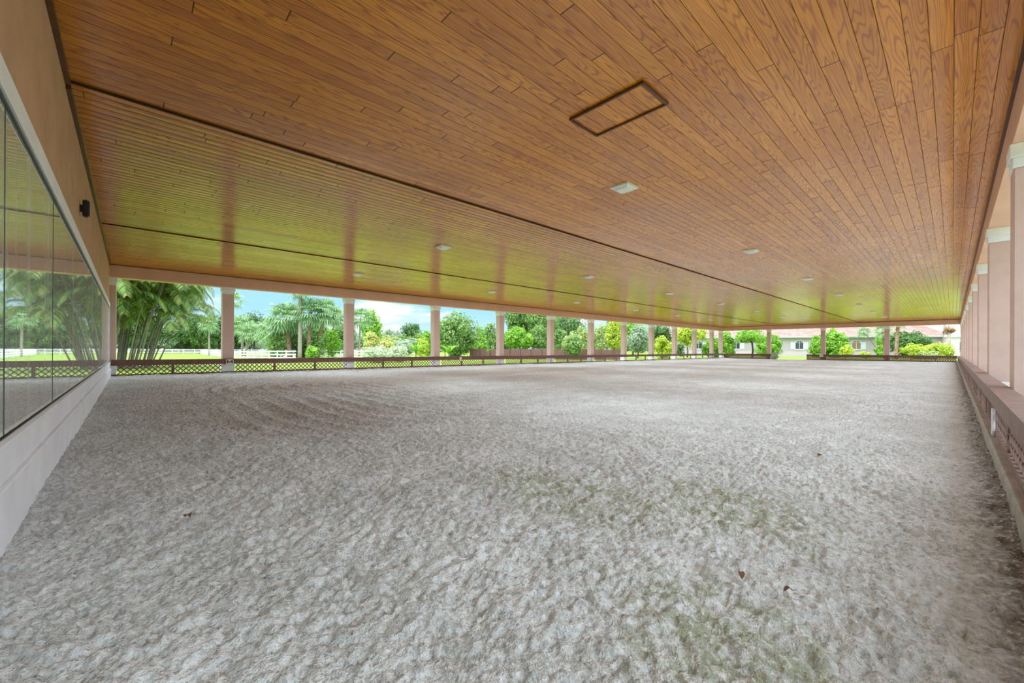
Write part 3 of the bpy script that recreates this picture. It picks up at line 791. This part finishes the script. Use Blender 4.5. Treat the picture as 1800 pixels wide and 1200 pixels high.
fan_palm('fan palm with clean thin trunk at the right of the palm group', 586, 66, 557, .13, 36, 1.8, 586)
fan_palm('fan palm with slim bent trunk right of the third left column', 634, 66, 558, .12, 32, 1.6, 631)
fan_palm('fan palm rising above the frame, left fronds beside M column', 408, 70, 528, .15, 22, 1.7, 404)
for k, (px, py, hw, fw) in enumerate([(488, 598, 20, 60), (530, 596, 24, 62), (556, 604, 22, 60), (548, 621, 13, 52), (585, 598, 22, 64), (478, 600, 16, 66)]):
    tree('shrub', ['broad green shrub at the left foot of the palm group', 'dense green shrub between the palm group trunks', 'light green shrub right of the palm group centre', 'low bright green shrub at the base of the palm group', 'yellow green shrub at the right end of the palm group', 'loose green shrub left of the booted palm'][k], 'shrub', px, fw, py-20 if k != 3 else 608, 628, hw, [l_mid, l_dark, l_mid, l_bright, l_bright, l_fan][k], .55, .16, trunk=False)
# third to fourth column: tall tree, crotons, blossom
tree('broadleaf_tree', 'tall rounded bright green tree right of the third left column', 'tree', 652, 84, 545, 606, 22, l_bright, .7, .24)
tree('croton_shrub', 'orange and yellow croton shrub right of the third left column', 'shrub', 652, 40, 580, 628, 17, l_croton, .8, .10, trunk=False)
tree('croton_shrub', 'yellow orange croton shrub in the middle of the bay by white blossom', 'shrub', 678, 42, 590, 626, 19, l_croton, .8, .10, trunk=False)
tree('flowering_shrub', 'low white flowering shrub at the foot of the crotons', 'shrub', 660, 36, 606, 632, 30, l_whitefl, .6, .09, trunk=False)
tree('flowering_shrub', 'sprawling pale blossom shrub left of the banana plants', 'shrub', 700, 38, 608, 632, 22, l_whitefl, .6, .09, trunk=False)
tree('broadleaf_tree', 'distant dark round tree under the cloud in the third bay', 'tree', 724, 120, 566, 602, 22, l_dark, .6, .3, flat=.5)
tree('broadleaf_tree', 'distant low grey green tree left of the dark round tree', 'tree', 690, 118, 577, 606, 22, l_grey, .5, .3)
c = at(706, 60); areca('feathery_palm', 'feathery palm clump with drooping pale fronds in the third bay', c.x, c.y, 7, .8, 1.3, 3.0, .25, l_grey, 2.0, 8, 20, .5)
c = at(690, 66); areca('feathery_palm', 'smaller feathery palm left of the drooping palm clump', c.x, c.y, 5, .6, 1.2, 2.4, .25, l_areca, 1.7, 8, 18, .45)
tree('shrub', 'bright yellow green shrub beside the fourth left column', 'shrub', 742, 52, 590, 626, 14, l_yellow, .6, .12, trunk=False)
tree('shrub', 'upright green shrub touching the fourth left column', 'shrub', 750, 60, 577, 626, 12, l_bright, .6, .14, trunk=False)
def banana(label, px, fw, s=1.0):
    c = at(px, fw); g = gz(c.x, c.y); root = thing('banana_plant', label, 'plant', (c.x, c.y, g)); mb = MB(); st = MB()
    st.tube([(c.x, c.y, g-.05), (c.x, c.y, g+.9*s)], [.10*s, .06*s], 7); st.build('stem', m_cane, root)
    for k in range(7):
        a = k*2.4; n = 7; pts = []
        for i in range(n):
            q = i/(n-1); r = q*1.1*s; z = g+.8*s+1.0*s*math.sin(q*1.9)*.8; wd = .2*s*math.sin(math.pi*min(.98, .1+q*.9)); sd_ = (-math.sin(a), math.cos(a))
            for sg in (-1, 0, 1): pts.append((c.x+math.cos(a)*r+sd_[0]*wd*sg, c.y+math.sin(a)*r+sd_[1]*wd*sg, z-abs(sg)*.06))
        mb.add(pts, [(i*3+j, i*3+j+1, i*3+j+4, i*3+j+3) for i in range(n-1) for j in (0, 1)], True)
    mb.build('leaves', l_bright, root)
banana('banana plant with broad leaves just left of the fourth column', 731, 46, 1.1)
banana('short banana plant at the right of the fourth column base', 789, 44, 1.0)
# fourth to fifth column
tree('broadleaf_tree', 'large rounded mid green tree between fourth and fifth left columns', 'tree', 806, 56, 552, 629, 42, l_mid, 1.0, .17)
tree('broadleaf_tree', 'lighter green tree rising at the fourth left column', 'tree', 782, 60, 558, 622, 14, l_bright, .7, .17)
tree('young_tree', 'slender young tree with thin trunk left of the fifth column', 'tree', 862, 50, 560, 622, 13, l_mid, .35, .12, barkm=m_darkbark)
tree('shrub', 'yellow olive shrub behind the slender young tree', 'shrub', 850, 66, 572, 624, 22, l_bright, .7, .17, trunk=False)
# fifth to seventh
tree('broadleaf_tree', 'very large spreading oak-like tree above the brown fence', 'tree', 936, 78, 520, 619, 58, l_mid, .9, .24, flat=.5)
tree('broadleaf_tree', 'yellowish tree right of the fifth left column before the fence', 'tree', 897, 70, 577, 612, 17, l_bright, .7, .18)
tree('broadleaf_tree', 'airy tree with open branches right of the sixth left column', 'tree', 1000, 92, 540, 600, 40, l_dark, .22, .26, flat=.3, forks=6)
tree('broadleaf_tree', 'dark dense tree just right of the sixth left column', 'tree', 980, 84, 556, 610, 16, l_dark, .6, .24)
tree('citrus_shrub', 'rounded dark green citrus bush before the seventh left column', 'shrub', 1008, 48, 588, 628, 19, l_mid, .9, .12)
tree('shrub', 'tall pale olive shrub left of the seventh column', 'shrub', 1024, 54, 570, 622, 14, l_pale, .6, .15, trunk=False)
tree('shrub', 'bushy light green shrub behind the citrus bush', 'shrub', 1006, 60, 582, 620, 18, l_pale, .6, .15, trunk=False)
tree('willowy_tree', 'willowy grey green tree right of the seventh left column', 'tree', 1060, 62, 565, 622, 22, l_pale, .7, .14)
tree('hedge_shrub', 'tall yellow green conical shrub left of the eighth column', 'shrub', 1080, 52, 557, 622, 17, l_yellow, 1.0, .13, cone=.3)
tree('broadleaf_tree', 'dark green tree above the yellow cone shrub', 'tree', 1075, 84, 556, 596, 16, l_dark, .6, .22)
tree('broadleaf_tree', 'leafy mid green tree under the large spreading tree, left half', 'tree', 914, 70, 574, 617, 28, l_bright, .8, .18)
tree('broadleaf_tree', 'leafy green tree under the large spreading tree, beside the sixth column', 'tree', 948, 72, 570, 617, 24, l_mid, .8, .18)
tree('broadleaf_tree', 'small green tree between the sixth column and the citrus bush', 'tree', 985, 66, 578, 620, 15, l_mid, .8, .16)
tree('shrub', 'mid green shrub under the cloud left of the banana plant', 'shrub', 716, 76, 586, 626, 20, l_mid, .7, .18, trunk=False)
tree('shrub', 'olive green shrub behind the pale blossom shrub', 'shrub', 692, 74, 590, 626, 18, l_pale, .7, .18, trunk=False)
tree('shrub', 'dense green shrub filling the gap left of the fourth column', 'shrub', 742, 80, 580, 624, 18, l_mid, .7, .18, trunk=False)
# eighth to corner
tree('rounded_tree', 'silvery grey green rounded tree between eighth and ninth columns', 'tree', 1121, 58, 569, 620, 22, l_grey, 1.0, .14)
tree('broadleaf_tree', 'bright green tree top behind the silvery tree', 'tree', 1112, 86, 558, 614, 30, l_bright, .8, .22)
tree('feathery_tree', 'dark feathery green tree between ninth and tenth columns', 'tree', 1163, 64, 563, 620, 20, l_dark, .9, .16)
tree('shrub', 'yellow green fountain shrub between ninth and tenth columns', 'shrub', 1166, 54, 590, 628, 18, l_yellow, .8, .13, trunk=False)
tree('yellow_tree', 'yellow leaved tree between tenth and eleventh columns', 'tree', 1208, 66, 566, 614, 22, l_yellow, .9, .16)
tree('shrub', 'small dark shrub under the yellow leaved tree', 'shrub', 1196, 60, 604, 626, 7, l_dark, .8, .12, trunk=False)
tree('yellow_tree', 'low yellow tree top just right of the eleventh column', 'tree', 1234, 74, 574, 598, 9, l_yellow, .6, .16)
def topiary(label, px, fw, yt, hw, leafm=l_bright):
    tree('clipped_tree', label, 'tree', px, fw, yt, 630, hw, leafm, 1.5, .13, cone=.42, blob=.45, forks=3)
topiary('clipped dome tree left of the twelfth column', 1252, 66, 590, 20)
topiary('tall clipped dome tree at the far left corner columns', 1277, 64, 582, 18)
topiary('clipped dome tree right of the small spreading tree', 1352, 72, 585, 26)
topiary('clipped dome tree half hidden by the left far end column', 1437, 70, 589, 16)
topiary('large clipped dome tree right of the middle far end column', 1466, 66, 577, 29)
topiary('slim clipped green tree left of the right far end column', 1546, 74, 592, 9)
tree('small_tree', 'small spreading tree with dark trunk before the house', 'tree', 1318, 62, 577, 606, 27, l_bright, .5, .14, barkm=m_darkbark, trunk_px=1322, flat=.5)
tree('shrub', 'small flowering shrub at the left post of the far opening', 'shrub', 1362, 50, 619, 631, 6, l_whitefl, .8, .07, trunk=False)
tree('shrub', 'yellow green shrub at the foot of the large dome tree', 'shrub', 1487, 62, 604, 626, 11, l_yellow, .8, .12, trunk=False)
tree('shrub', 'low yellow shrub under the arched curtained window', 'shrub', 1520, 66, 617, 627, 9, l_yellow, .8, .12, trunk=False)
tree('broadleaf_tree', 'broad dark green tree right of the right far end column', 'tree', 1597, 74, 577, 626, 30, l_dark, 1.0, .17)
tree('broadleaf_tree', 'mid green tree beside the right far end column', 'tree', 1572, 80, 582, 626, 12, l_mid, .8, .17)
tree('shrub', 'yellow green sprawling shrub under the broad dark tree', 'shrub', 1612, 62, 603, 628, 23, l_yellow, 1.0, .14, trunk=False)
tree('shrub', 'bright yellow green rounded shrub left of the archway', 'shrub', 1652, 62, 602, 628, 21, l_yellow, 1.0, .14, trunk=False)
tree('shrub', 'low yellow green shrub between the two yellow shrubs', 'shrub', 1632, 60, 616, 629, 16, l_pale, .8, .12, trunk=False)
tree('broadleaf_tree', 'green tree seen through the white archway', 'tree', 1680, 96, 599, 622, 12, l_dark, .8, .2)
fan_palm('small palm head above the roof eave left of the right far end column', 1518, 78, 583, .05, 26, 1.0, 1548, tm=m_boots)
fan_palm('palm with brown skirted crown touching the right far end column', 1552, 64, 582, .18, 26, 1.1, 1556, boots=True, tm=m_boots)
fan_palm('palm with thick booted trunk rising past the beam right of the column', 1579, 60, 566, .20, 18, 1.0, 1575, boots=True, tm=m_boots)
# pruned palm with a ball of boots
def ball_palm():
    c = at(1668, 64, py=581); g = gz(c.x, c.y); root = thing('pruned_palm', 'pruned palm with a round brown ball of cut boots before the archway', 'palm', (c.x, c.y, g))
    mb = MB(); mb.tube([(c.x, c.y, g-.1), (c.x, c.y, c.z)], [.28, .2], 10); mb.build('trunk', m_palmtrunk, root)
    P, N = crown_points(tuple(c), .72, .72, .70, 24, 1500, .3); V, Q = leaf_quads(P, N, .12, .35); np_mesh('boots', V, Q, leafmat('cut_boots', (.20, .10, .04), (.52, .30, .14), .1), root)
ball_palm()

# ================================================================== FENCES
def white_fence(label, pts, h=1.25, step=2.6, rails=3):
    root = thing('paddock_fence', label, 'fence', (pts[0].x, pts[0].y, gz(pts[0].x, pts[0].y)))
    for a, b_ in zip(pts, pts[1:]):
        Lf = (b_-a).length; n = max(1, int(Lf/step)); d_ = (b_-a)/n
        nrm = Vector((-d_.y, d_.x, 0)).normalized()*.05
        for i in range(n):
            p = a+d_*i; g = gz(p.x, p.y); mb = MB(); mb.box(p.x-.065, p.x+.065, p.y-.065, p.y+.065, g-.1, g+h+.06); mb.build('post', m_wfence, root)
        for r in range(rails):
            mb = MB()
            for i in range(n):
                p = a+d_*i; q = p+d_; z = gz(p.x, p.y)+h-.14-.40*r; z2 = gz(q.x, q.y)+h-.14-.40*r
                mb.obox(Vector((p.x, p.y, z))-nrm*.5, Vector((d_.x, d_.y, z2-z)), nrm, Vector((0, 0, .15)))
            mb.build('rail', m_wfence, root)
A = [at(150, 113), at(760, 104)]
white_fence('white three-rail paddock fence running across before the dark trees', [Vector((p.x, p.y, 0)) for p in A], step=3.2)
A = [at(353, 112), at(402, 66), at(520, 50)]
white_fence('white paddock fence coming toward the arena behind the M column', [Vector((p.x, p.y, 0)) for p in A], h=1.15)
A = [at(498, 70), at(700, 56)]
white_fence('white paddock fence behind the palm group and crotons', [Vector((p.x, p.y, 0)) for p in A], h=1.15, step=3)
# fence that only the mirror shows
white_fence('white paddock fence visible only in the mirror', [Vector((-62, -40, 0)), Vector((-48, -9, 0)), Vector((-50, -4, 0))], h=1.2)

def board_fence(label, a, b_, z1, n):
    root = thing('board_fence', label, 'fence', (a.x, a.y, gz(a.x, a.y)))
    d_ = (b_-a)/n; d_.z = 0; nrm = Vector((-d_.y, d_.x, 0)).normalized()
    for i in range(n):
        p = a+d_*i; g = gz(p.x, p.y); mb = MB(); k = 9
        for j in range(k):
            q = Vector((p.x, p.y, g-.1))+d_*(j/k); mb.obox(q+nrm*(.01 if j % 2 else 0), d_/k*.94, nrm*.03, Vector((0, 0, z1-g+.1)))
        mb.build('board_panel', m_redwood, root)
        mb = MB(); mb.obox(Vector((p.x, p.y, g-.1))-nrm*.06, d_.normalized()*.12, nrm*.15, Vector((0, 0, z1-g+.16))); mb.build('post', m_redwood, root)
a = at(826, 56); b_ = at(1100, 47); board_fence('red brown board fence below the large spreading tree', a, b_, 1.08, 14)

# ================================================================== BUILDINGS
def house():
    a = at(1180, 94); b_ = at(1661, 76); a.z = b_.z = 0
    U = (b_-a); Lh = U.length; U.normalize(); Nf = Vector((U.y, -U.x, 0))          # Nf points to the arena
    if Nf.dot(Vector((0, -1, 0))) < 0: Nf = -Nf
    g = -.12; ez = 3.72
    root = thing('house', 'long single storey mauve stucco house with pale tiled roof beyond the far end', 'house', (a.x, a.y, g))
    def f(u, v, z): return a + U*u + Nf*v + Vector((0, 0, z))
    def bx(mb, u0, u1, v0, v1, z0, z1): mb.obox(f(u0, v0, z0), U*(u1-u0), Nf*(v1-v0), Vector((0, 0, z1-z0)))
    mb = MB(); bx(mb, 0, Lh, -12, 0, g-.1, ez); mb.build('wall', m_housewall, root)
    mb = MB(); bx(mb, -.8, Lh+.2, 0, .85, ez-.02, ez+.20); mb.build('fascia', m_white, root)
    # corrugated tile roof, sloping back from the eave
    per = .42; nu = int((Lh+1.6)/per*6); nv = 10; V = []; 
    for j in range(nv+1):
        v = .95 - 10.0*j/nv; z = ez+.20 + (10.0*j/nv)*.42
        for i in range(nu+1):
            u = -.8 + (Lh+1.0)*i/nu; uu = u
            if u > Lh+.2-10.0*j/nv*.3: uu = Lh+.2-10.0*j/nv*.3
            V.append(tuple(f(uu, v, z + .085*abs(math.sin(math.pi*uu/per)) + (.03 if j % 2 else 0))))
    Q = np.array([(j*(nu+1)+i, j*(nu+1)+i+1, (j+1)*(nu+1)+i+1, (j+1)*(nu+1)+i) for j in range(nv) for i in range(nu)])
    np_mesh('roof', np.array(V), Q, m_tile, root, smooth=True)
    def upx(px):
        t0 = (px-900)/F; dr = Vector((t0*CY-SY, CY+t0*SY, 0)); # intersect ray with wall line
        den = dr.x*U.y - dr.y*U.x; s = (a.x*U.y - a.y*U.x)/den; p = dr*s; return (p-a).dot(U)
    def win(px, glass, shut=(1, 1), w_=1.35, z0=1.35, z1=2.62):
        u = upx(px); h = w_/2; n = 10
        arc = [(u-h, z0), (u+h, z0), (u+h, z1)] + [(u+h*math.cos(math.pi*k/n), z1+.38*math.sin(math.pi*k/n)) for k in range(1, n)] + [(u-h, z1)]
        cx, cz = u, (z0+z1)/2; m_ = len(arc)
        out = [(cx+(p-cx)*1.14, cz+(q-cz)*1.12) for p, q in arc]
        mb = MB(); vs_ = [f(p, .06, q) for p, q in arc]+[f(p, .06, q) for p, q in out]+[f(p, 0, q) for p, q in out]
        mb.add(vs_, [(i, (i+1) % m_, m_+(i+1) % m_, m_+i) for i in range(m_)]+[(m_+i, m_+(i+1) % m_, 2*m_+(i+1) % m_, 2*m_+i) for i in range(m_)])
        for q in (-.02,): bx(mb, u-.03, u+.03, .02, .05, z0, z1+.36)
        bx(mb, u-h, u+h, .02, .05, z1-.03, z1+.03); bx(mb, u-h-.15, u+h+.15, .0, .12, z0-.16, z0-.06)
        wf = mb.build('window_frame', m_white, root)
        mb = MB(); mb.add([f(p, .015, q) for p, q in arc], [tuple(range(m_))]); mb.build('pane', glass, wf)
        for s, on in zip((-1, 1), shut):
            if on:
                mb = MB(); e = u+s*(h+.12); lo = min(e, e+s*.72)
                bx(mb, lo, lo+.72, 0, .05, z0-.02, z1+.12)
                for k in range(12): bx(mb, lo+.06, lo+.66, .05, .07, z0+.06+k*.11, z0+.12+k*.11)
                mb.build('shutter', m_white, root)
    win(1294, m_darkglass); win(1405, m_darkglass); win(1505, m_warmglass, (0, 1)); win(1614, m_darkglass, (0, 1)); win(1228, m_darkglass)
    # entrance block with arch at the right
    u0, u1 = upx(1656), upx(1730); uc = upx(1674); hw = 1.9; zt = 8.2; z0 = g-.1; zs = 1.7
    mb = MB(); n = 14
    arc = [(uc-hw, z0), (uc-hw, zs)] + [(uc-hw*math.cos(math.pi*k/n), zs+1.15*math.sin(math.pi*k/n)) for k in range(1, n)] + [(uc+hw, zs), (uc+hw, z0)]
    top = [(u0, z0), (u0, zs)] + [(u0+(u1-u0)*k/n, zt) for k in range(1, n)] + [(u1, zs), (u1, z0)]
    top[2] = (u0, zt); top[-3] = (u1, zt)
    m_ = len(arc)
    for v in (1.2, .8):
        mb.add([f(p, v, q) for p, q in arc]+[f(p, v, q) for p, q in top], [(i, i+1, m_+i+1, m_+i) for i in range(m_-1)])
    mb.add([f(p, 1.2, q) for p, q in arc]+[f(p, .8, q) for p, q in arc], [(i, m_+i, m_+i+1, i+1) for i in range(m_-1)])
    mb.add([f(p, 1.2, q) for p, q in top]+[f(p, .8, q) for p, q in top], [(i, i+1, m_+i+1, m_+i) for i in range(m_-1)])
    bx(mb, upx(1606), u1, -9, -7, g, 9.5)
    mb.build('archway', simple('pale_stucco', (.62, .56, .56), .9), root)
    mb = MB()
    o2 = [(uc+(p-uc)*1.10, q+(.14 if q > zs else 0)) for p, q in arc]
    mb.add([f(p, 1.24, q) for p, q in arc]+[f(p, 1.24, q) for p, q in o2], [(i, i+1, m_+i+1, m_+i) for i in range(m_-1)])
    mb.obox(f(u0-.2, .8, 3.6), U*(u1-u0+.4), Nf*.6, Vector((0, 0, .32)))
    mb.build('arch_trim', m_white, root)
house()
# low white building far behind the dark trees on the left
c0_ = at(285, 175); c1_ = at(520, 175); root = thing('farm_building', 'low white building far behind the dark trees', 'building', (c0_.x, c0_.y, -.62))
U_ = (c1_-c0_); U_.z = 0; mb = MB(); mb.obox(Vector((c0_.x, c0_.y, -.7)), U_, Vector((-6, 3, 0)), Vector((0, 0, 3.6))); mb.build('wall', m_white, root)
mb = MB(); mb.obox(Vector((c0_.x, c0_.y, 2.9))-U_*.01+Vector((.8, -.4, 0)), U_*1.02, Vector((-8, 4, .8)), Vector((0, 0, .25))); mb.build('roof', simple('grey_roof', (.3, .3, .32), .8), root)
